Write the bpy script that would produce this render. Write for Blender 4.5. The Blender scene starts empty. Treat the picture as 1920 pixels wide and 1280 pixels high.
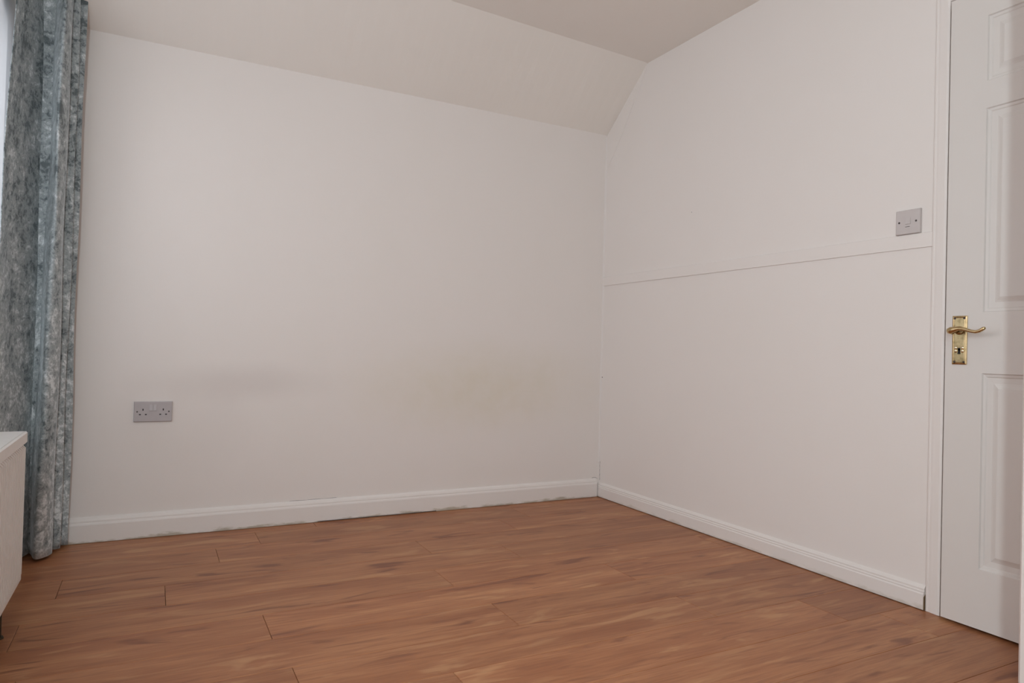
import bpy, math, random
from mathutils import Vector, Matrix

random.seed(7)
SC = bpy.context.scene
COL = SC.collection

# ------------------------------------------------------------------ camera
cam_data = bpy.data.cameras.new('camera')
cam_data.lens = 24.116
cam_data.sensor_width = 36.0
cam_data.clip_start = 0.02
camera = bpy.data.objects.new('camera', cam_data)
COL.objects.link(camera)
R_ = (0.8855897, -0.46371071, 0.02651911)
U_ = (-0.02925875, 0.00128633, 0.99957104)
F_ = (0.46354591, 0.88598574, 0.01242843)
camera.matrix_world = Matrix(((R_[0], U_[0], -F_[0], -2.3356),
                              (R_[1], U_[1], -F_[1], -3.3234),
                              (R_[2], U_[2], -F_[2], 0.84),
                              (0, 0, 0, 1)))
SC.camera = camera

# ------------------------------------------------------------------ sky, daylight, exposure
world = bpy.data.worlds.new('overcast_sky')
SC.world = world
world.use_nodes = True
wb = world.node_tree.nodes['Background']
wb.inputs['Color'].default_value = (0.82, 0.90, 1.0, 1)
wb.inputs['Strength'].default_value = 2.3


def daylight(name, loc, rot, sx, sy, power, color):
    l = bpy.data.lights.new(name, 'AREA')
    l.shape = 'RECTANGLE'
    l.size, l.size_y, l.energy, l.color = sx, sy, power, color
    o = bpy.data.objects.new(name, l)
    COL.objects.link(o)
    o.location = loc
    o.rotation_euler = rot
    return o


# daylight in the openings of the two windows (the netted one in the left wall, the narrow bare one in the rear wall)
daylight('window_daylight', (-3.55, -2.05, 1.95), (0, math.radians(-68), 0), 1.6, 2.4, 36, (1.0, 0.88, 0.83))
daylight('narrow_window_daylight', (-2.645, -3.84, 1.40), (math.radians(90), 0, math.radians(-42)), 0.13, 1.25, 29, (0.80, 0.94, 1.0))

SC.view_settings.view_transform = 'Standard'
SC.view_settings.look = 'None'
SC.view_settings.gamma = 1.0
SC.view_settings.use_curve_mapping = False
SC.view_settings.exposure = -0.21

# ------------------------------------------------------------------ materials
def new_mat(name):
    m = bpy.data.materials.new(name)
    m.use_nodes = True
    nt = m.node_tree
    return m, nt, nt.nodes['Principled BSDF']


def N(nt, typ, **kw):
    n = nt.nodes.new(typ)
    for k, v in kw.items():
        setattr(n, k, v)
    return n


def L(nt, a, b):
    nt.links.new(a, b)


def mathn(nt, op, a, b=None, clamp=False):
    n = N(nt, 'ShaderNodeMath', operation=op)
    n.use_clamp = clamp
    for i, v in enumerate((a, b)):
        if v is None:
            continue
        if isinstance(v, (int, float)):
            n.inputs[i].default_value = v
        else:
            L(nt, v, n.inputs[i])
    return n.outputs[0]


def mixc(nt, fac, a, b):
    n = N(nt, 'ShaderNodeMix', data_type='RGBA')
    for i, v in ((0, fac), (6, a), (7, b)):
        if isinstance(v, (int, float)):
            n.inputs[i].default_value = v
        elif isinstance(v, tuple):
            n.inputs[i].default_value = (*v[:3], 1)
        else:
            L(nt, v, n.inputs[i])
    return n.outputs[2]


def ramp(nt, fac, lo, hi, a=0.0, b=1.0):
    n = N(nt, 'ShaderNodeMapRange')
    n.interpolation_type = 'SMOOTHSTEP'
    for i, v in enumerate((lo, hi, a, b)):
        n.inputs[i + 1].default_value = v
    L(nt, fac, n.inputs[0])
    return n.outputs[0]


def noise(nt, vec, scale, detail=3.0, rough=0.5, dist=0.0):
    n = N(nt, 'ShaderNodeTexNoise')
    n.inputs['Scale'].default_value = scale
    n.inputs['Detail'].default_value = detail
    n.inputs['Roughness'].default_value = rough
    n.inputs['Distortion'].default_value = dist
    L(nt, vec, n.inputs['Vector'])
    return n.outputs['Fac']


def bump(nt, bsdf, height, strength, dist):
    b = N(nt, 'ShaderNodeBump')
    b.inputs['Strength'].default_value = strength
    b.inputs['Distance'].default_value = dist
    L(nt, height, b.inputs['Height'])
    L(nt, b.outputs[0], bsdf.inputs['Normal'])


def scaled(nt, vec, s, off=None):
    m = N(nt, 'ShaderNodeMapping')
    m.inputs['Scale'].default_value = s
    if off:
        m.inputs['Location'].default_value = off
    L(nt, vec, m.inputs['Vector'])
    return m.outputs[0]


def paint(name, col, rough=0.75, bump_s=0.08, tint=(0.78, 0.73, 0.66), amount=0.10):
    """painted plaster / woodwork with faint roller texture and uneven coat"""
    m, nt, b = new_mat(name)
    tc = N(nt, 'ShaderNodeTexCoord').outputs['Object']
    n1 = noise(nt, tc, 1.7, 3)
    fac = ramp(nt, n1, 0.45, 0.75, 0.0, amount)
    L(nt, mixc(nt, fac, col, tint), b.inputs['Base Color'])
    b.inputs['Roughness'].default_value = rough
    b.inputs['Specular IOR Level'].default_value = 0.3
    bump(nt, b, noise(nt, tc, 220, 2), bump_s, 0.0015)
    return m


WALL = (0.86, 0.805, 0.77)


def wall_back_mat():
    m, nt, b = new_mat('white_wall_paint_stained')
    tc = N(nt, 'ShaderNodeTexCoord').outputs['Object']
    sx = N(nt, 'ShaderNodeSeparateXYZ')
    L(nt, tc, sx.inputs[0])
    X, Z = sx.outputs[0], sx.outputs[2]
    n1 = noise(nt, tc, 3.2, 4, 0.6)
    n2 = noise(nt, tc, 9.0, 4, 0.6)
    jit = mathn(nt, 'MULTIPLY', mathn(nt, 'SUBTRACT', n1, 0.5), 0.9)

    def blob(cx, cz, rx, rz, soft=1.0):
        dx = mathn(nt, 'DIVIDE', mathn(nt, 'SUBTRACT', X, cx), rx)
        dz = mathn(nt, 'DIVIDE', mathn(nt, 'SUBTRACT', Z, cz), rz)
        d = mathn(nt, 'SQRT', mathn(nt, 'ADD', mathn(nt, 'MULTIPLY', dx, dx), mathn(nt, 'MULTIPLY', dz, dz)))
        return ramp(nt, mathn(nt, 'ADD', d, jit), 1.0 - soft * 0.6, 1.0 + soft * 0.2, 1.0, 0.0)

    c = mixc(nt, ramp(nt, n1, 0.4, 0.75, 0, 0.10), WALL, (0.80, 0.76, 0.68))
    # damp yellow patch low on the wall, faint grey scuffs left of it
    yel = mathn(nt, 'MULTIPLY', blob(-0.75, 0.64, 0.75, 0.24, 1.6), ramp(nt, n2, 0.3, 0.7, 0.40, 0.62))
    c = mixc(nt, yel, c, (0.77, 0.70, 0.57))
    gry = mathn(nt, 'MULTIPLY', blob(-1.95, 0.66, 0.40, 0.09, 1.6), 0.30)
    c = mixc(nt, gry, c, (0.62, 0.55, 0.52))
    scuff = mathn(nt, 'MULTIPLY', blob(-2.2, 0.50, 0.3, 0.25), 0.12)
    c = mixc(nt, scuff, c, (0.66, 0.60, 0.57))
    L(nt, c, b.inputs['Base Color'])
    b.inputs['Roughness'].default_value = 0.8
    b.inputs['Specular IOR Level'].default_value = 0.25
    bump(nt, b, noise(nt, tc, 200, 2), 0.10, 0.0015)
    return m


def wood_mat():
    m, nt, b = new_mat('oak_laminate')
    tc = N(nt, 'ShaderNodeTexCoord').outputs['Object']
    rnd = N(nt, 'ShaderNodeObjectInfo').outputs['Random']
    off = N(nt, 'ShaderNodeCombineXYZ')
    L(nt, mathn(nt, 'MULTIPLY', rnd, 37.0), off.inputs[0])
    L(nt, mathn(nt, 'MULTIPLY', rnd, 91.0), off.inputs[1])
    va = N(nt, 'ShaderNodeVectorMath', operation='ADD')
    L(nt, tc, va.inputs[0])
    L(nt, off.outputs[0], va.inputs[1])
    P = va.outputs[0]
    g1 = noise(nt, scaled(nt, P, (0.9, 9.0, 1)), 1.6, 5, 0.55, 0.6)     # broad bands
    g2 = noise(nt, scaled(nt, P, (2.5, 60.0, 1)), 2.0, 4, 0.6, 0.3)     # fibres
    g3 = noise(nt, scaled(nt, P, (5.0, 150.0, 1)), 2.0, 3, 0.6)         # fine pores
    kn = noise(nt, scaled(nt, P, (2.2, 11.0, 1)), 1.3, 3, 0.5, 1.2)     # knots and dark figure
    c = mixc(nt, ramp(nt, g1, 0.30, 0.72), (0.345, 0.130, 0.055), (0.49, 0.220, 0.100))
    c = mixc(nt, ramp(nt, g2, 0.42, 0.70, 0, 0.60), c, (0.28, 0.105, 0.047))
    c = mixc(nt, ramp(nt, g3, 0.50, 0.70, 0, 0.40), c, (0.23, 0.083, 0.038))
    c = mixc(nt, ramp(nt, kn, 0.58, 0.74, 0, 0.75), c, (0.17, 0.052, 0.026))
    c = mixc(nt, ramp(nt, kn, 0.45, 0.28, 0, 0.65), c, (0.55, 0.29, 0.14))
    hs = N(nt, 'ShaderNodeHueSaturation')
    L(nt, mathn(nt, 'ADD', mathn(nt, 'MULTIPLY', rnd, 0.16), 0.92), hs.inputs['Value'])
    L(nt, c, hs.inputs['Color'])
    L(nt, hs.outputs[0], b.inputs['Base Color'])
    b.inputs['Roughness'].default_value = 0.42
    b.inputs['Specular IOR Level'].default_value = 0.35
    bump(nt, b, g2, 0.05, 0.001)
    return m


def velvet_mat():
    m, nt, b = new_mat('crushed_velvet')
    uv = N(nt, 'ShaderNodeTexCoord').outputs['UV']
    sp = N(nt, 'ShaderNodeSeparateXYZ')
    L(nt, uv, sp.inputs[0])
    a = noise(nt, scaled(nt, uv, (1.0, 0.6, 1)), 13, 4, 0.6, 0.5)
    f = noise(nt, scaled(nt, uv, (1.0, 0.8, 1)), 42, 5, 0.68, 0.6)
    f2 = noise(nt, scaled(nt, uv, (1.0, 0.7, 1), (3.1, 1.7, 0)), 120, 4, 0.7, 0.4)
    d = mathn(nt, 'ADD', mathn(nt, 'ADD', mathn(nt, 'MULTIPLY', a, 0.34), mathn(nt, 'MULTIPLY', f, 0.42)), mathn(nt, 'MULTIPLY', f2, 0.24))
    # the pile is crushed more towards the hem and lies smoother near the top
    crush = ramp(nt, sp.outputs[1], 0.2, 2.0, 0.035, -0.005)
    k = mathn(nt, 'ADD', d, crush)
    c = mixc(nt, ramp(nt, k, 0.42, 0.52), (0.105, 0.130, 0.138), (0.34, 0.38, 0.39))
    c = mixc(nt, ramp(nt, k, 0.52, 0.63), c, (0.74, 0.78, 0.79))
    L(nt, c, b.inputs['Base Color'])
    b.inputs['Roughness'].default_value = 0.45
    b.inputs['Sheen Weight'].default_value = 1.0
    b.inputs['Sheen Roughness'].default_value = 0.28
    b.inputs['Sheen Tint'].default_value = (0.86, 0.93, 0.97, 1)
    b.inputs['Specular IOR Level'].default_value = 0.4
    bump(nt, b, d, 0.55, 0.005)
    return m


def skirting_mat(name, dirt):
    m, nt, b = new_mat(name)
    tc = N(nt, 'ShaderNodeTexCoord').outputs['Object']
    sx = N(nt, 'ShaderNodeSeparateXYZ')
    L(nt, tc, sx.inputs[0])
    n1 = noise(nt, scaled(nt, tc, (5, 5, 18)), 2.0, 5, 0.65)
    edge = ramp(nt, mathn(nt, 'SUBTRACT', sx.outputs[2], mathn(nt, 'MULTIPLY', mathn(nt, 'SUBTRACT', n1, 0.5), 0.06)), 0.0, 0.016, dirt, 0.0)
    c = mixc(nt, edge, (0.85, 0.80, 0.765), (0.40, 0.34, 0.24))
    n2 = noise(nt, scaled(nt, tc, (9, 9, 30)), 3.0, 4, 0.7)
    c = mixc(nt, ramp(nt, n2, 0.66, 0.78, 0, 0.30), c, (0.50, 0.46, 0.42))
    L(nt, c, b.inputs['Base Color'])
    b.inputs['Roughness'].default_value = 0.45
    b.inputs['Specular IOR Level'].default_value = 0.4
    bump(nt, b, n1, 0.06, 0.003)
    return m


def simple(name, col, rough=0.5, metal=0.0, spec=0.4, var=0.06, scale=30):
    m, nt, b = new_mat(name)
    tc = N(nt, 'ShaderNodeTexCoord').outputs['Object']
    n1 = noise(nt, tc, scale, 3)
    dark = tuple(v * (1 - var * 2) for v in col)
    L(nt, mixc(nt, n1, dark, tuple(min(1, v * (1 + var)) for v in col)), b.inputs['Base Color'])
    b.inputs['Roughness'].default_value = rough
    b.inputs['Metallic'].default_value = metal
    b.inputs['Specular IOR Level'].default_value = spec
    return m


def brass_mat():
    m, nt, b = new_mat('worn_brass')
    tc = N(nt, 'ShaderNodeTexCoord').outputs['Object']
    n1 = noise(nt, tc, 60, 4, 0.6)
    L(nt, mixc(nt, ramp(nt, n1, 0.4, 0.7), (0.60, 0.46, 0.25), (0.40, 0.30, 0.15)), b.inputs['Base Color'])
    b.inputs['Metallic'].default_value = 1.0
    b.inputs['Roughness'].default_value = 0.24
    return m


def sheer_mat():
    m, nt, b = new_mat('white_net')
    tc = N(nt, 'ShaderNodeTexCoord').outputs['Object']
    nt.nodes.remove(b)
    out = nt.nodes['Material Output']
    d = N(nt, 'ShaderNodeBsdfDiffuse')
    t = N(nt, 'ShaderNodeBsdfTranslucent')
    p = N(nt, 'ShaderNodeBsdfTransparent')
    n1 = noise(nt, tc, 90, 2)
    L(nt, mixc(nt, n1, (0.86, 0.87, 0.9), (0.92, 0.92, 0.94)), d.inputs[0])
    t.inputs[0].default_value = (0.9, 0.91, 0.93, 1)
    a = N(nt, 'ShaderNodeMixShader')
    a.inputs[0].default_value = 0.5
    L(nt, d.outputs[0], a.inputs[1])
    L(nt, t.outputs[0], a.inputs[2])
    c = N(nt, 'ShaderNodeMixShader')
    c.inputs[0].default_value = 0.55
    L(nt, a.outputs[0], c.inputs[1])
    L(nt, p.outputs[0], c.inputs[2])
    L(nt, c.outputs[0], out.inputs[0])
    return m


def glass_mat():
    m, nt, b = new_mat('window_glass')
    nt.nodes.remove(b)
    out = nt.nodes['Material Output']
    g = N(nt, 'ShaderNodeBsdfGlossy')
    g.inputs['Roughness'].default_value = 0.02
    p = N(nt, 'ShaderNodeBsdfTransparent')
    lw = N(nt, 'ShaderNodeLayerWeight')
    lw.inputs[0].default_value = 0.2
    c = N(nt, 'ShaderNodeMixShader')
    L(nt, mathn(nt, 'MULTIPLY', lw.outputs['Fresnel'], 0.6), c.inputs[0])
    L(nt, p.outputs[0], c.inputs[1])
    L(nt, g.outputs[0], c.inputs[2])
    L(nt, c.outputs[0], out.inputs[0])
    return m


M = dict(
    wall_back=wall_back_mat(),
    wall=paint('white_wall_paint', WALL, 0.78, 0.10),
    ceiling=paint('ceiling_paint', (0.89, 0.835, 0.78), 0.85, 0.08),
    trim=paint('trim_paint', (0.86, 0.805, 0.77), 0.5, 0.04, amount=0.05),
    door=paint('door_gloss', (0.76, 0.715, 0.68), 0.38, 0.05, amount=0.04),
    skirt_back=skirting_mat('skirting_gloss_dirty', 0.75),
    skirt_right=skirting_mat('skirting_gloss', 0.35),
    wood=wood_mat(),
    sub=simple('underlay', (0.05, 0.04, 0.035), 0.9),
    velvet=velvet_mat(),
    sheer=sheer_mat(),
    glass=glass_mat(),
    upvc=simple('white_window_plastic', (0.82, 0.83, 0.84), 0.3),
    rad=simple('radiator_enamel', (0.88, 0.86, 0.83), 0.35, var=0.02),
    plate=simple('grey_white_plastic', (0.50, 0.455, 0.46), 0.4, var=0.03),
    plate_light=simple('switch_plastic', (0.62, 0.565, 0.55), 0.4, var=0.03),
    black=simple('dark_hole', (0.012, 0.010, 0.010), 0.7),
    screw=simple('dull_screw', (0.09, 0.075, 0.07), 0.5, 0.6),
    brass=brass_mat(),
    glint_brass=simple('glint_brass', (0.95, 0.85, 0.60), 0.12, 1.0),  # lighter brass that paints the highlights beside the keyhole
    dark_pipe=simple('tarnished_copper_pipe', (0.06, 0.045, 0.025), 0.5, 0.5),
    caulk=paint('caulk', (0.80, 0.75, 0.72), 0.6, 0.03),
    rawwood=simple('raw_wood_end', (0.22, 0.15, 0.08), 0.8),
    white_metal=simple('white_track', (0.75, 0.75, 0.75), 0.4),
    steel=simple('steel_hinge', (0.6, 0.6, 0.6), 0.35, 1.0),
)


# ------------------------------------------------------------------ mesh helpers
class MB:
    def __init__(self):
        self.v, self.f, self.uv = [], [], None

    def add(self, verts, faces):
        k = len(self.v)
        self.v += [tuple(p) for p in verts]
        self.f += [tuple(i + k for i in f) for f in faces]
        return self

    def box(self, x0, x1, y0, y1, z0, z1):
        x0, x1 = min(x0, x1), max(x0, x1)
        y0, y1 = min(y0, y1), max(y0, y1)
        z0, z1 = min(z0, z1), max(z0, z1)
        return self.add([(x0, y0, z0), (x1, y0, z0), (x1, y1, z0), (x0, y1, z0),
                         (x0, y0, z1), (x1, y0, z1), (x1, y1, z1), (x0, y1, z1)],
                        [(0, 3, 2, 1), (4, 5, 6, 7), (0, 1, 5, 4), (1, 2, 6, 5), (2, 3, 7, 6), (3, 0, 4, 7)])

    def prism(self, prof, to3, a, b):
        """extrude closed 2D profile between stations a and b; to3(p, s) -> point"""
        n = len(prof)
        vs = [to3(p, a) for p in prof] + [to3(p, b) for p in prof]
        fs = [(i, (i + 1) % n, n + (i + 1) % n, n + i) for i in range(n)]
        fs += [tuple(range(n - 1, -1, -1)), tuple(range(n, 2 * n))]
        return self.add(vs, fs)

    def tube(self, pts, radii, seg=14, cap=True):
        pts = [Vector(p) for p in pts]
        n = len(pts)
        if isinstance(radii, (int, float)):
            radii = [radii] * n
        rings = []
        ref = Vector((0, 0, 1))
        for i in range(n):
            t = (pts[min(i + 1, n - 1)] - pts[max(i - 1, 0)]).normalized()
            r = ref if abs(t.dot(ref)) < 0.95 else Vector((1, 0, 0))
            a = t.cross(r).normalized()
            b = t.cross(a).normalized()
            rings.append([pts[i] + (a * math.cos(2 * math.pi * j / seg) + b * math.sin(2 * math.pi * j / seg)) * radii[i] for j in range(seg)])
        vs = [p for r in rings for p in r]
        fs = []
        for i in range(n - 1):
            for j in range(seg):
                fs.append((i * seg + j, i * seg + (j + 1) % seg, (i + 1) * seg + (j + 1) % seg, (i + 1) * seg + j))
        if cap:
            fs += [tuple(range(seg - 1, -1, -1)), tuple((n - 1) * seg + j for j in range(seg))]
        return self.add(vs, fs)

    def obj(self, name, mat, parent=None, smooth=False, bevel=0.0, origin=None):
        me = bpy.data.meshes.new(name)
        o0 = Vector(origin) if origin else Vector((0, 0, 0))
        me.from_pydata([tuple(Vector(p) - o0) for p in self.v], [], self.f)
        me.materials.append(mat)
        me.validate()
        import bmesh
        bm = bmesh.new()
        bm.from_mesh(me)
        bmesh.ops.recalc_face_normals(bm, faces=bm.faces)
        bm.to_mesh(me)
        bm.free()
        if smooth:
            for p in me.polygons:
                p.use_smooth = True
        o = bpy.data.objects.new(name, me)
        COL.objects.link(o)
        o.location = o0
        if bevel:
            md = o.modifiers.new('bevel', 'BEVEL')
            md.width = bevel
            md.segments = 2
            md.limit_method = 'ANGLE'
        if parent:
            o.parent = parent
            if parent.location.length:
                o.matrix_parent_inverse = Matrix.Translation(-parent.location)
        return o


def empty(name, loc=(0, 0, 0)):
    o = bpy.data.objects.new(name, None)
    COL.objects.link(o)
    o.location = loc
    return o


def tag(o, label, cat, kind=None, group=None):
    o['label'] = label
    o['category'] = cat
    if kind:
        o['kind'] = kind
    if group:
        o['group'] = group
    return o


# ------------------------------------------------------------------ room shell
XL, YR, HW, HC = -2.86, -3.90, 2.117, 2.416
T = 0.12

# floor: subfloor with laminate planks laid parallel to the back wall
floor = MB().box(XL, T, YR, 0, -0.05, -0.009).obj('floor', M['sub'])
tag(floor, 'orange-brown oak laminate floor of wide planks', 'floor', 'structure')
PW, PL = 0.198, 1.29
joint = {0: -0.62, 1: -2.085, 2: -1.30, 3: -2.275, 4: -1.367, 5: -2.01, 6: -1.318, 7: -0.70, 8: -1.62, 9: -0.182, 10: -1.05}
g = 0.0006


def plank(x0, x1, y0, y1):
    x0 += g; x1 -= g; y0 += g; y1 -= g
    c = 0.0009
    cx, cy = (x0 + x1) / 2, (y0 + y1) / 2
    mb = MB().add([(x0, y0, -0.009), (x1, y0, -0.009), (x1, y1, -0.009), (x0, y1, -0.009),
                   (x0, y0, -c), (x1, y0, -c), (x1, y1, -c), (x0, y1, -c),
                   (x0 + c, y0 + c, 0), (x1 - c, y0 + c, 0), (x1 - c, y1 - c, 0), (x0 + c, y1 - c, 0)],
                  [(0, 3, 2, 1), (0, 1, 5, 4), (1, 2, 6, 5), (2, 3, 7, 6), (3, 0, 4, 7),
                   (4, 5, 9, 8), (5, 6, 10, 9), (6, 7, 11, 10), (7, 4, 8, 11), (8, 9, 10, 11)])
    return mb.obj('plank', M['wood'], floor, origin=(cx, cy, 0))


row = 0
ytop = -0.004
ybot = -0.290
# first course is a ripped strip against the back wall
edges = [(-0.004, -0.092), (-0.092, -0.290)]
yy = -0.290
while yy > YR:
    edges.append((yy, max(yy - PW, YR)))
    yy -= PW
for r, (ya, yb) in enumerate(edges):
    j0 = joint.get(r - 1, -0.35 - (r * 0.47) % 1.2)
    xs = [XL, -0.004]
    x = j0
    while x > XL + 0.05:
        xs.append(x)
        x -= PL
    x = j0 + PL
    while x < -0.05:
        xs.append(x)
        x += PL
    xs.sort()
    for a, b in zip(xs[:-1], xs[1:]):
        plank(a, b, yb, ya)

# walls
wall_back = MB().box(XL - T, T, 0, T, -0.05, HC + 0.1).obj('wall_back', M['wall_back'])
tag(wall_back, 'plain white back wall with a faint yellow damp patch low down', 'wall', 'structure')


def wall_hole(mb, axis, c0, c1, a0, a1, z0, z1, ha0, ha1, hz0, hz1):
    """slab with a rectangular hole; axis = 'x' (slab normal along x) or 'y'"""
    def bx(p0, p1, q0, q1):
        if axis == 'x':
            mb.box(c0, c1, p0, p1, q0, q1)
        else:
            mb.box(p0, p1, c0, c1, q0, q1)
    bx(a0, ha0, z0, z1)
    bx(ha1, a1, z0, z1)
    if hz0 > z0:
        bx(ha0, ha1, z0, hz0)
    bx(ha0, ha1, hz1, z1)


DY0, DY1, DZ = -2.752, -1.990, 2.028
mb = MB()
wall_hole(mb, 'x', 0, T, YR, 0, -0.05, HC + 0.1, DY0 - 0.004, DY1 + 0.020, -0.05, DZ + 0.004)
mb.box(T, T + 0.02, DY0 - 0.1, DY1 + 0.1, -0.05, 2.2)          # dark landing side closed off
wall_right = mb.obj('wall_right', M['wall'])
tag(wall_right, 'plain white right wall carrying a flat rail and the panelled door', 'wall', 'structure')

mb = MB()
wall_hole(mb, 'x', XL - T, XL, -3.3, 0, -0.05, HC + 0.1, -2.95, -0.12, 0.78, 2.06)
mb.box(XL - T, XL, YR, -3.3, -0.05, HC + 0.1)
wall_left = mb.obj('wall_left', M['wall'])
tag(wall_left, 'white wall with the curtained window and radiator', 'wall', 'structure')
mb = MB()
wall_hole(mb, 'y', YR - T, YR, XL - T, T, -0.05, HC + 0.1, -2.77, -2.52, 0.75, 2.06)
wall_rear = mb.obj('wall_rear', M['wall'])
tag(wall_rear, 'white wall behind the viewpoint with one narrow window', 'wall', 'structure')

# ceiling: flat part and the sloping strip above the back wall
e0, e1 = -0.358, -0.545      # where slope meets flat, at the right wall and at the left wall
mb = MB().add([(T, e0, HC), (XL - T, e1, HC), (XL - T, YR - T, HC), (T, YR - T, HC),
               (T, e0, HC + 0.1), (XL - T, e1, HC + 0.1), (XL - T, YR - T, HC + 0.1), (T, YR - T, HC + 0.1)],
              [(0, 1, 2, 3), (7, 6, 5, 4), (0, 4, 5, 1), (1, 5, 6, 2), (2, 6, 7, 3), (3, 7, 4, 0)])
ceiling = mb.obj('ceiling', M['ceiling'])
tag(ceiling, 'flat off-white ceiling with a sloping strip over the back wall', 'ceiling', 'structure')
mb = MB()
ns = 48
vs, fs = [], []
for i in range(ns + 1):
    t = i / ns
    x = T + (XL - T - T) * t
    vs += [(x, 0.02, HW - 0.016 + 0.006 * t), (x, e0 + (e1 - e0) * t, HC), (x, e0 + (e1 - e0) * t, HC + 0.1), (x, 0.02, HC + 0.1)]
for i in range(ns):
    for q in range(4):
        fs.append((i * 4 + q, i * 4 + (q + 1) % 4, i * 4 + 4 + (q + 1) % 4, i * 4 + 4 + q))
fs += [(0, 1, 2, 3), (ns * 4 + 3, ns * 4 + 2, ns * 4 + 1, ns * 4)]
mb.add(vs, fs)
slope = mb.obj('ceiling_slope', M['ceiling'], ceiling)

# skirting boards
prof_b = [(0, 0), (0.018, 0), (0.018, 0.074), (0.0165, 0.080), (0.014, 0.083), (0.0135, 0.090), (0.010, 0.098), (0.004, 0.104), (0, 0.105)]
mb = MB()
for xa, xb, lift in ((XL, -1.62, 0.0015), (-1.62, -1.02, 0.006), (-1.02, -0.0215, 0.0015)):
    pr = [(d, max(z, lift)) for d, z in prof_b]
    mb.prism(pr, lambda p, s: (s, -p[0], p[1]), xa, xb)
base_back = mb.obj('baseboard_back', M['skirt_back'])
tag(base_back, 'white moulded skirting board along the back wall, dirty at its foot', 'baseboard', 'structure')
prof_r = [(0, 0.003), (0.016, 0.003), (0.016, 0.054), (0.013, 0.058), (0.0135, 0.063), (0.010, 0.066), (0.0105, 0.072), (0.005, 0.080), (0, 0.083)]
mb = MB().prism(prof_r, lambda p, s: (-p[0], s, p[1]), 0.0, -1.9215)
base_right = mb.obj('baseboard_right', M['skirt_right'])
tag(base_right, 'white moulded skirting board along the right wall up to the door frame', 'baseboard', 'structure')
cut_end = MB().prism([(0.0005, 0.003), (0.015, 0.003), (0.015, 0.045), (0.0005, 0.058)], lambda p, s: (-p[0], s, p[1]), -1.9216, -1.9232).obj('cut_end', M['rawwood'], base_right)
mb = MB().prism([(0, 0.002), (0.016, 0.002), (0.016, 0.085), (0.008, 0.1), (0, 0.103)], lambda p, s: (XL + p[0], s, p[1]), -0.018, YR)
tag(mb.obj('baseboard_left', M['skirt_back']), 'white skirting board under the window behind the radiator', 'baseboard', 'structure')

# flat rail across the right wall
mb = MB().prism([(0, 1.2300), (0.006, 1.2300), (0.006, 1.2795), (0.0035, 1.2810), (0, 1.2812)], lambda p, s: (-p[0], s, p[1]), 0.0, -1.924)
tag(mb.obj('trim_1', M['trim']), 'flat white horizontal rail across the right wall below the switch', 'rail', 'structure')
# thin filler board following the sloping ceiling on the right wall
pts = [(0.0, 1.86), (0.0, HW - 0.008), (e0, HC), (-0.362, 2.405), (-0.139, 2.072), (-0.004, 1.905)]
mb = MB().prism(pts, lambda p, s: (s, p[0], p[1]), 0.0, -0.002)
tag(mb.obj('trim_2', M['wall']), 'thin white filler board under the sloping ceiling at the corner', 'filler board', 'structure')
# caulk bead in the vertical corner
mb = MB().prism([(0, 0), (-0.009, 0), (-0.004, -0.004), (0, -0.009)], lambda p, s: (p[0], p[1], s), 0.20, HW - 0.012)
tag(mb.obj('trim_3', M['caulk']), 'white caulk bead down the corner of the two walls', 'caulk', 'structure')

# ------------------------------------------------------------------ door frame (architrave)
prof_a = [(0, 0.0), (0.009, 0.0), (0.011, 0.003), (0.0115, 0.009), (0.0105, 0.011), (0.012, 0.020), (0.0145, 0.046), (0.012, 0.054), (0, 0.055)]  # (depth, across from outer edge)
arch = empty('trim_4', (0, -1.96, 0))
tag(arch, 'white moulded door frame around the panelled door', 'door frame', 'structure')
prof_a = [(d, w * 0.89) for d, w in prof_a]
AO = -1.9250
MB().prism(prof_a, lambda p, s: (-p[0], AO - p[1], s if s < 1 else s - p[1]), 0.001, DZ + 0.062).obj('upright', M['trim'], arch)
AO2 = DY0 - 0.063
MB().prism(prof_a, lambda p, s: (-p[0], AO2 + p[1], s if s < 1 else s - p[1]), 0.001, DZ + 0.062).obj('upright', M['trim'], arch)
MB().prism(prof_a, lambda p, s: (-p[0], s + (-p[1] if s > -2.3 else p[1]), DZ + 0.062 - p[1]), AO, AO2).obj('head', M['trim'], arch)

# ------------------------------------------------------------------ panelled door
XF = -0.035                      # front face of the leaf, standing a little proud of the frame
door = empty('door_1', (0, DY1, 0))
tag(door, 'white six-panel door with a brass lever handle', 'door', 'structure')
cols = [(DY1 - 0.113, DY1 - 0.331), (DY1 - 0.431, DY1 - 0.649)]
rows_ = [(0.196, 0.806), (0.998, 1.640), (1.726, 1.934)]
mb = MB()
ys = [DY1] + [c for ab in cols for c in ab] + [DY0]
zs = [0.010] + [c for ab in rows_ for c in ab] + [DZ - 0.003]
for i in range(5):
    for j in range(7):
        y0, y1, z0, z1 = ys[i], ys[i + 1], zs[j], zs[j + 1]
        if i % 2 == 1 and j % 2 == 1:
            mb.add([(-0.012, y0, z0), (-0.012, y1, z0), (-0.012, y1, z1), (-0.012, y0, z1)], [(0, 1, 2, 3)])
            continue
        mb.add([(XF, y0, z0), (XF, y1, z0), (XF, y1, z1), (XF, y0, z1)], [(0, 1, 2, 3)])
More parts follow.
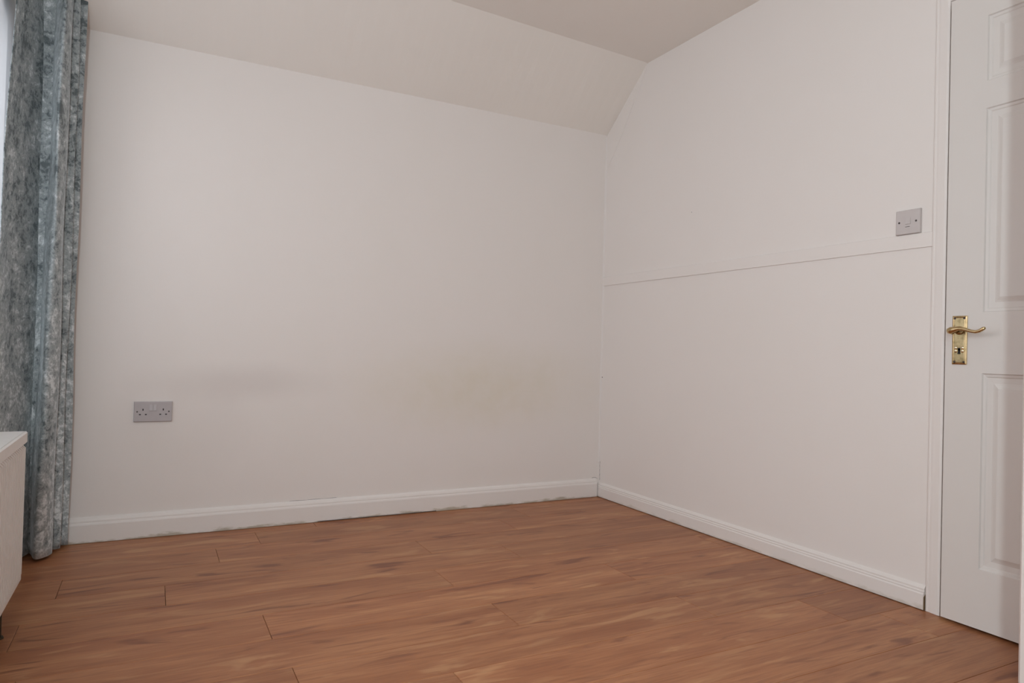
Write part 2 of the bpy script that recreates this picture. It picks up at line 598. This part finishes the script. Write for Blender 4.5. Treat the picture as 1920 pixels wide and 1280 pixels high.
# edges and back
mb.add([(XF, DY1, zs[0]), (XF, DY0, zs[0]), (XF, DY0, zs[-1]), (XF, DY1, zs[-1]),
        (0.002, DY1, zs[0]), (0.002, DY0, zs[0]), (0.002, DY0, zs[-1]), (0.002, DY1, zs[-1])],
       [(0, 1, 5, 4), (1, 2, 6, 5), (2, 3, 7, 6), (3, 0, 4, 7), (4, 5, 6, 7)])
mb.obj('leaf', M['door'], door)
for (pa, pb) in cols:
    for (z0, z1) in rows_:
        # moulded recess: small step, cove, then the raised field
        steps = [(0, 0), (0.003, 0.0045), (0.010, 0.0060), (0.013, 0.0085), (0.030, 0.0095), (0.036, 0.0075), (0.046, 0.0030), (0.050, 0.0028)]
        mb = MB()
        rings = []
        for o, d in steps:
            rings.append([(XF + d, pa - o, z0 + o), (XF + d, pb + o, z0 + o), (XF + d, pb + o, z1 - o), (XF + d, pa - o, z1 - o)])
        vs = [p for r in rings for p in r]
        fs = []
        for k in range(len(rings) - 1):
            for q in range(4):
                fs.append((k * 4 + q, k * 4 + (q + 1) % 4, (k + 1) * 4 + (q + 1) % 4, (k + 1) * 4 + q))
        fs.append(tuple((len(rings) - 1) * 4 + q for q in range(4)))
        mb.add(vs, fs)
        mb.obj('panel', M['door'], door)

# brass lever handle on a long plate
PY, PZ0, PZ1 = -2.036, 0.832, 0.988
ins = [(0.0, 0.000), (0.0, 0.0035), (0.004, 0.0050), (0.0055, 0.0044), (0.0075, 0.0048)]
mb = MB()
rings = [[(XF - d, PY + 0.0225 - o, PZ0 + o), (XF - d, PY - 0.0225 + o, PZ0 + o), (XF - d, PY - 0.0225 + o, PZ1 - o), (XF - d, PY + 0.0225 - o, PZ1 - o)] for o, d in ins]
fs = []
for k in range(len(rings) - 1):
    for q in range(4):
        fs.append((k * 4 + q, k * 4 + (q + 1) % 4, (k + 1) * 4 + (q + 1) % 4, (k + 1) * 4 + q))
fs.append(tuple((len(rings) - 1) * 4 + q for q in range(4)))
mb.add([p for r in rings for p in r], fs)
plate = mb.obj('door_handle', M['brass'], door)
plate['label'] = 'brass lever handle on a long rectangular plate'
xs_ = XF - 0.0048
mb = MB()
mb.tube([(xs_ + 0.001, PY, 0.941), (xs_ - 0.005, PY, 0.941), (xs_ - 0.008, PY, 0.941), (xs_ - 0.014, PY, 0.941)], [0.014, 0.0135, 0.010, 0.009], 20)
mb.tube([(xs_ - 0.012, PY, 0.941), (xs_ - 0.030, PY, 0.941), (xs_ - 0.040, PY - 0.001, 0.941)], [0.009, 0.0085, 0.009], 18)
cl = [(PY + 0.011, 0.9375, 0.0030), (PY + 0.008, 0.938, 0.0092), (PY - 0.001, 0.9385, 0.0122), (PY - 0.014, 0.943, 0.0088), (PY - 0.026, 0.9445, 0.0066), (PY - 0.044, 0.9420, 0.0055),
      (PY - 0.060, 0.9365, 0.0050), (PY - 0.074, 0.9340, 0.0050), (PY - 0.085, 0.9365, 0.0052), (PY - 0.094, 0.9425, 0.0056), (PY - 0.099, 0.9455, 0.0050), (PY - 0.1015, 0.9465, 0.0025)]
mb.tube([(xs_ - 0.044 - 0.004 * math.sin(i / 11 * math.pi), y, z) for i, (y, z, r) in enumerate(cl)], [r for _, _, r in cl], 18)
mb.obj('lever', M['brass'], plate, smooth=True)
for sy in (-1, 1):
    for z in (PZ0 + 0.008, PZ1 - 0.008):
        MB().tube([(xs_ + 0.0005, PY + sy * 0.0145, z), (xs_ - 0.0008, PY + sy * 0.0145, z), (xs_ - 0.0015, PY + sy * 0.0145, z)], [0.0034, 0.0034, 0.0018], 12).obj('screw', M['screw'], plate)
mb = MB()
kz = 0.881
mb.tube([(xs_ + 0.0004, PY, kz), (xs_ - 0.0006, PY, kz)], 0.0045, 16)
mb.prism([(0.0028, kz), (0.0045, kz - 0.016), (-0.0045, kz - 0.016), (-0.0028, kz)], lambda p, s: (s, PY + p[0], p[1]), xs_ + 0.0004, xs_ - 0.0006)
mb.obj('keyhole', M['black'], plate)
for sy in (-1, 1):  # bumps added to imitate highlights in the plate either side of the keyhole
    mb = MB()
    for dz in (0.004, -0.006):
        mb.tube([(xs_ + 0.0005, PY + sy * 0.0105, kz + dz), (xs_ - 0.0012, PY + sy * 0.0105, kz + dz), (xs_ - 0.0024, PY + sy * 0.0105, kz + dz), (xs_ - 0.0028, PY + sy * 0.0105, kz + dz)], [0.0056, 0.0052, 0.0036, 0.001], 14)
    mb.obj('keyhole_glint', M['glint_brass'], plate, smooth=True)

# ------------------------------------------------------------------ open cupboard door beside the room door
tip = Vector((-0.36, -2.378, 0))
hin = Vector((-0.012, -2.862, 0))
du = (tip - hin).normalized()
dn = Vector((du.y, -du.x, 0))          # away from the viewer
cup = empty('cupboard_door', (hin.x, hin.y, 0))
tag(cup, 'edge of a white cupboard door standing open at the far right', 'cupboard door')
LW = (tip - hin).length
Z0c, Z1c = 0.008, 2.04
mb = MB()
q = []
for s, t in ((0.012, 0), (LW, 0), (LW, 0.018), (0.012, 0.018)):
    p = hin + du * s + dn * t
    q.append((p.x, p.y))
mb.prism(q, lambda p, s: (p[0], p[1], s), Z0c, Z1c)
mb.obj('leaf', M['trim'], cup, bevel=0.0015)
for z in (0.25, 1.05, 1.80):
    MB().tube([(hin.x + 0.004, hin.y, z - 0.04), (hin.x + 0.004, hin.y, z + 0.04)], 0.007, 12).obj('hinge', M['steel'], cup)
kp = hin + du * (LW - 0.12) - dn * 0.0
MB().tube([kp + Vector((0, 0, 1.0)), kp - dn * 0.014 + Vector((0, 0, 1.0)), kp - dn * 0.022 + Vector((0, 0, 1.0)), kp - dn * 0.030 + Vector((0, 0, 1.0))], [0.006, 0.006, 0.015, 0.010], 16).obj('knob', M['white_metal'], cup, smooth=True)

# ------------------------------------------------------------------ windows
def window(name, label, axis, plane, a0, a1, z0, z1, mull):
    w = empty(name)
    tag(w, label, 'window', 'structure')

    def bx(mb, p0, p1, q0, q1, d0, d1):
        if axis == 'x':
            mb.box(plane - d1, plane - d0, p0, p1, q0, q1)
        else:
            mb.box(p0, p1, plane - d1, plane - d0, q0, q1)
    mb = MB()
    fw = 0.05
    bx(mb, a0, a1, z0, z0 + fw, 0.05, 0.11)
    bx(mb, a0, a1, z1 - fw, z1, 0.05, 0.11)
    bx(mb, a0, a0 + fw, z0 + fw, z1 - fw, 0.05, 0.11)
    bx(mb, a1 - fw, a1, z0 + fw, z1 - fw, 0.05, 0.11)
    for k in range(1, mull):
        c = a0 + (a1 - a0) * k / mull
        bx(mb, c - fw / 2, c + fw / 2, z0 + fw, z1 - fw, 0.05, 0.11)
    mb.obj('window_frame', M['upvc'], w)
    for k in range(mull):
        c0 = a0 + (a1 - a0) * k / mull + fw * (1.0 if k == 0 else 0.5)
        c1 = a0 + (a1 - a0) * (k + 1) / mull - fw * (1.0 if k == mull - 1 else 0.5)
        mb = MB()
        bx(mb, c0, c1, z0 + fw, z1 - fw, 0.079, 0.083)
        mb.obj('pane', M['glass'], w)
    mb = MB()
    bx(mb, a0, a1, z0 - 0.0, z0 + 0.018, -0.012, 0.05)
    mb.obj('window_sill', M['upvc'], w)
    return w


window('window_1', 'white framed window behind the net curtain on the left wall', 'x', XL, -2.95, -0.12, 0.78, 2.06, 3)
window('window_2', 'narrow white framed window in the wall behind the viewpoint', 'y', YR, -2.77, -2.52, 0.75, 2.06, 1)

# ------------------------------------------------------------------ curtains
def catmull(pts, n):
    P = [Vector(p) for p in pts]
    P = [P[0] * 2 - P[1]] + P + [P[-1] * 2 - P[-2]]
    segs = len(P) - 3
    out = []
    for i in range(n):
        t = i / (n - 1) * segs
        k = min(int(t), segs - 1)
        t -= k
        a, b, c, d = P[k:k + 4]
        out.append(0.5 * ((2 * b) + (c - a) * t + (2 * a - 5 * b + 4 * c - d) * t * t + (3 * b - a - 3 * c + d) * t ** 3))
    return out


def drape(name, mat, low, high, z0, z1, nu, nv, thick, parent=None, wob=0.0):
    A, B = catmull(low, nu), catmull(high, nu)
    vs, uvs = [], []
    # arc length for the texture
    s = [0.0]
    for i in range(1, nu):
        s.append(s[-1] + (A[i] - A[i - 1]).length)
    for j in range(nv):
        t = j / (nv - 1)
        z = z0 + (z1 - z0) * t
        e = t ** 1.5
        for i in range(nu):
            p = A[i].lerp(B[i], e)
            w = wob * math.sin(z * 5.1 + i * 0.11) * math.sin(z * 2.3 + i * 0.05 + 1.0)
            vs.append((p.x + w, p.y + w * 0.5, z))
            uvs.append((s[i], z))
    fs = [(j * nu + i, j * nu + i + 1, (j + 1) * nu + i + 1, (j + 1) * nu + i) for j in range(nv - 1) for i in range(nu - 1)]
    me = bpy.data.meshes.new(name)
    me.from_pydata(vs, [], fs)
    uv = me.uv_layers.new(name='UVMap')
    for lp in me.loops:
        uv.data[lp.index].uv = uvs[lp.vertex_index]
    for p in me.polygons:
        p.use_smooth = True
    me.materials.append(mat)
    o = bpy.data.objects.new(name, me)
    COL.objects.link(o)
    if thick:
        md = o.modifiers.new('thickness', 'SOLIDIFY')
        md.thickness = thick
        md.offset = 0
    if parent:
        o.parent = parent
    return o


low = [(-2.828, -0.420), (-2.810, -0.350), (-2.786, -0.270), (-2.755, -0.200), (-2.732, -0.135), (-2.700, -0.225), (-2.672, -0.210), (-2.659, -0.160), (-2.680, -0.140),
       (-2.755, -0.138), (-2.690, -0.122), (-2.645, -0.108), (-2.640, -0.094), (-2.690, -0.088), (-2.760, -0.082), (-2.690, -0.066), (-2.628, -0.055), (-2.622, -0.044), (-2.680, -0.036), (-2.780, -0.034)]
high = [(-2.804, -0.310), (-2.794, -0.282), (-2.776, -0.240), (-2.752, -0.155), (-2.712, -0.125), (-2.668, -0.240), (-2.654, -0.220), (-2.646, -0.170), (-2.670, -0.152),
        (-2.755, -0.150), (-2.690, -0.142), (-2.638, -0.138), (-2.632, -0.132), (-2.690, -0.128), (-2.760, -0.125), (-2.690, -0.121), (-2.622, -0.118), (-2.614, -0.114), (-2.680, -0.111), (-2.780, -0.110)]
curtain = empty('curtain', (-2.72, -0.2, 0))
tag(curtain, 'grey-blue crushed velvet curtain hanging full length in folds at the left', 'curtain')
cloth = drape('cloth', M['velvet'], low, high, 0.012, 2.197, 260, 70, 0.003, wob=0.004)
cloth.parent = curtain
cloth.matrix_parent_inverse = Matrix.Translation((2.72, 0.2, 0))

ny = 46
netl = [(-2.842 + 0.003 * math.sin(k * 1.9) + 0.001 * math.sin(k * 0.7), -0.100 - k * 0.0635) for k in range(ny)]
net = drape('net_curtain', M['sheer'], netl, netl, 0.70, 2.13, 300, 6, 0)
tag(net, 'sheer white net curtain across the window beside the velvet curtain', 'net curtain')
track = MB().box(-2.858, -2.832, -3.1, -0.115, 2.150, 2.180).obj('curtain_track', M['white_metal'])
tag(track, 'white curtain track above the window', 'curtain track')

# ------------------------------------------------------------------ radiator
RX, RY0, RY1, RZ0, RZ1 = -2.660, -2.02, -0.822, 0.112, 0.558
rad = empty('radiator', (-2.72, -1.42, 0))
tag(rad, 'white ribbed panel radiator under the window at the left edge', 'radiator')
# front panel: smooth rims top and bottom, pressed vertical ribs between
mb = MB()
pitch = 0.025
nr = int((RY1 - RY0 - 0.012) / pitch)
yst = [RY1 - 0.004]
prof = []
y = RY1
prof.append((y, 0.0))
y -= 0.010
for k in range(nr):
    prof += [(y, 0.0), (y - 0.005, 0.010), (y - 0.012, 0.010), (y - 0.017, 0.0)]
    y -= pitch
prof.append((RY0, 0.0))
zl = [(RZ0, -0.006, 0), (RZ0 + 0.003, -0.003, 0), (RZ0 + 0.016, -0.003, 0), (RZ0 + 0.024, -0.010, 1), (RZ1 - 0.048, -0.010, 1), (RZ1 - 0.036, -0.010, 0), (RZ1 - 0.032, 0.001, 0), (RZ1 - 0.004, 0.001, 0), (RZ1, -0.003, 0), (RZ1, -0.0055, 0)]
vs = []
for z, d, k in zl:
    for (yy_, r) in prof:
        vs.append((RX - 0.002 + d + (r * k), yy_, z))
n = len(prof)
fs = [(j * n + i, j * n + i + 1, (j + 1) * n + i + 1, (j + 1) * n + i) for j in range(len(zl) - 1) for i in range(n - 1)]
mb.add(vs, fs)
fp = mb.obj('front_panel', M['rad'], rad)
md = fp.modifiers.new('thickness', 'SOLIDIFY')
md.thickness = 0.0015
md.offset = -1
MB().box(-2.790, -2.776, RY0, RY1, RZ0, RZ1 - 0.004).obj('back_panel', M['rad'], rad, bevel=0.003)
# convector fins between the panels
mb = MB()
for k in range(38):
    yk = RY1 - 0.03 - k * 0.0305
    mb.box(-2.774, -2.676, yk, yk - 0.001, RZ0 + 0.04, RZ1 - 0.03)
mb.obj('fins', M['rad'], rad)
mb = MB()
x0, x1 = -2.792, RX - 0.0085
mb.box(x0, x0 + 0.012, RY0, RY1, RZ1 - 0.004, RZ1)
mb.box(x1 - 0.012, x1, RY0, RY1, RZ1 - 0.004, RZ1)
yk = RY1
while yk - 0.010 > RY0:
    mb.box(x0 + 0.012, x1 - 0.012, yk, yk - 0.0140, RZ1 - 0.004, RZ1)
    yk -= 0.0145
mb.obj('top_grille', M['rad'], rad)
for yk in (RY0, RY1):
    s = -1 if yk == RY0 else 1
    MB().box(-2.790, RX - 0.010, yk - s * 0.0015, yk - s * 0.004, RZ0 + 0.006, RZ1 - 0.005).obj('side_panel', M['rad'], rad)
for yk in (-1.12, -1.72):
    MB().box(-2.858, -2.790, yk - 0.015, yk + 0.015, 0.20, 0.48).obj('bracket', M['rad'], rad)
px, py = -2.694, -0.975
mb = MB().tube([(px, py, 0.001), (px, py, 0.006), (px, py, 0.0061), (px, py, 0.07), (px, py, 0.118)], [0.015, 0.013, 0.0085, 0.0085, 0.0085], 16)
pipe = mb.obj('pipe', M['dark_pipe'], rad)
MB().tube([(px, py, 0.075), (px, py, 0.082), (px, py, 0.104), (px, py, 0.112)], [0.009, 0.013, 0.013, 0.010], 12).obj('valve_nut', M['dark_pipe'], pipe)

# ------------------------------------------------------------------ double socket
sx0, sx1, sz0, sz1 = -2.399, -2.253, 0.493, 0.579
sock = empty('double_socket', ((sx0 + sx1) / 2, 0, (sz0 + sz1) / 2))
tag(sock, 'grey-white double power socket low on the back wall', 'socket')


def plate_mesh(mb, a0, a1, z0, z1, to3, th, inset):
    rings = [[(a0, z0), (a1, z0), (a1, z1), (a0, z1)]] * 2
    r2 = [(a0 + inset, z0 + inset), (a1 - inset, z0 + inset), (a1 - inset, z1 - inset), (a0 + inset, z1 - inset)]
    vs = [to3(p, d) for d, ring in ((0.0003, rings[0]), (th - inset, rings[0]), (th, r2)) for p in ring]
    fs = [(3, 2, 1, 0)]
    for k in range(2):
        for q_ in range(4):
            fs.append((k * 4 + q_, k * 4 + (q_ + 1) % 4, (k + 1) * 4 + (q_ + 1) % 4, (k + 1) * 4 + q_))
    fs.append((8, 9, 10, 11))
    mb.add(vs, fs)


tb = lambda p, d: (p[0], -d, p[1])
mb = MB()
plate_mesh(mb, sx0, sx1, sz0, sz1, tb, 0.0095, 0.0022)
mb.obj('face_plate', M['plate'], sock)
cx = (sx0 + sx1) / 2
for s in (-1, 1):
    c = cx + s * 0.0385
    for (dx, dz, w, hh) in ((0, 0.0085, 0.0042, 0.0082), (-0.0112, -0.0122, 0.0072, 0.0042), (0.0112, -0.0122, 0.0072, 0.0042)):
        zc = (sz0 + sz1) / 2 + dz
        MB().box(c + dx - w / 2, c + dx + w / 2, -0.0098, -0.0088, zc - hh / 2, zc + hh / 2).obj('pin_hole', M['black'], sock)
    # rocker
    rc = cx + s * 0.0075 - 0.001
    mb = MB()
    z0, z1 = (sz0 + sz1) / 2 + 0.004, (sz0 + sz1) / 2 + 0.029
    mb.prism([(0.0090, z0), (0.0128, z0), (0.0098, z1), (0.0090, z1)], lambda p, q_: (q_, -p[0], p[1]), rc - 0.0058, rc + 0.0058)
    mb.obj('rocker_switch', M['plate'], sock, bevel=0.0006)
    MB().tube([(cx + s * 0.0603, -0.0090, 0.536), (cx + s * 0.0603, -0.0098, 0.536)], 0.0032, 12).obj('screw', M['screw'], sock)

# ------------------------------------------------------------------ square switch plate on the right wall
wy0, wy1, wz0, wz1 = -1.883, -1.797, 1.2815, 1.3665
sw = empty('switch_plate', (0, (wy0 + wy1) / 2, (wz0 + wz1) / 2))
tag(sw, 'square white switch plate with two screws above the rail near the door', 'switch')
tr = lambda p, d: (-d, p[0], p[1])
mb = MB()
plate_mesh(mb, wy0, wy1, wz0, wz1, tr, 0.0125, 0.0022)
mb.obj('face_plate', M['plate_light'], sw)
cy, cz = (wy0 + wy1) / 2, (wz0 + wz1) / 2
for s in (-1, 1):
    MB().tube([(-0.0122, cy + s * 0.0302, cz), (-0.0129, cy + s * 0.0302, cz)], 0.0036, 12).obj('screw', M['screw'], sw)
mb = MB().prism([(0.0120, cz - 0.008), (0.0152, cz - 0.008), (0.0136, cz + 0.014), (0.0120, cz + 0.014)], lambda p, q_: (-p[0], q_, p[1]), cy - 0.011, cy + 0.007)
mb.obj('rocker_switch', M['plate_light'], sw, bevel=0.0005)
MB().box(-0.0122, -0.0129, cy - 0.008, cy + 0.008, cz - 0.0175, cz - 0.0160).obj('slot', M['screw'], sw)

# ------------------------------------------------------------------ cracks where walls and skirting meet
def crack(name, pts, w, nrm, parent):
    mb = MB()
    vs, fs = [], []
    for i, (p, k) in enumerate(pts):
        p = Vector(p)
        side = Vector((0, 1, 0)) if nrm[0] else Vector((0, 0, 1))
        if nrm == (0, -1, 0) and abs(pts[0][0][2] - pts[-1][0][2]) > 0.03:
            side = Vector((1, 0, 0))
        n = Vector(nrm) * 0.0006
        vs += [p + n - side * w * k, p + n + side * w * k]
    for i in range(len(pts) - 1):
        fs.append((2 * i, 2 * i + 1, 2 * i + 3, 2 * i + 2))
    mb.add(vs, fs)
    return mb.obj(name, M['screw'], parent)


crack('crack', [((0, -0.0095 - 0.0015 * math.sin(i * 1.7), 0.095 + i * 0.0085), 0.4 + 0.6 * abs(math.sin(i * 1.1 + 0.6))) for i in range(14)], 0.0011, (-1, 0, 0), wall_right)
crack('crack', [((-0.05 + i * 0.005, 0, 0.107 + 0.004 * math.sin(i * 0.5)), 0.3 + 0.5 * abs(math.sin(i * 0.9))) for i in range(9)], 0.0012, (0, -1, 0), wall_back)
crack('crack', [((-1.75 + i * 0.02, 0, 0.1065 + 0.0006 * math.sin(i * 1.3)), 0.2 + 0.6 * abs(math.sin(i * 0.8))) for i in range(12)], 0.0008, (0, -1, 0), wall_back)
MB().tube([(0.0, -0.012, 0.695), (-0.0015, -0.012, 0.695)], 0.003, 10).obj('nail_hole', M['screw'], wall_right)
MB().tube([(0.0, -0.735, 1.543), (-0.001, -0.735, 1.543)], 0.0025, 10).obj('nail_hole', M['plate'], wall_right)
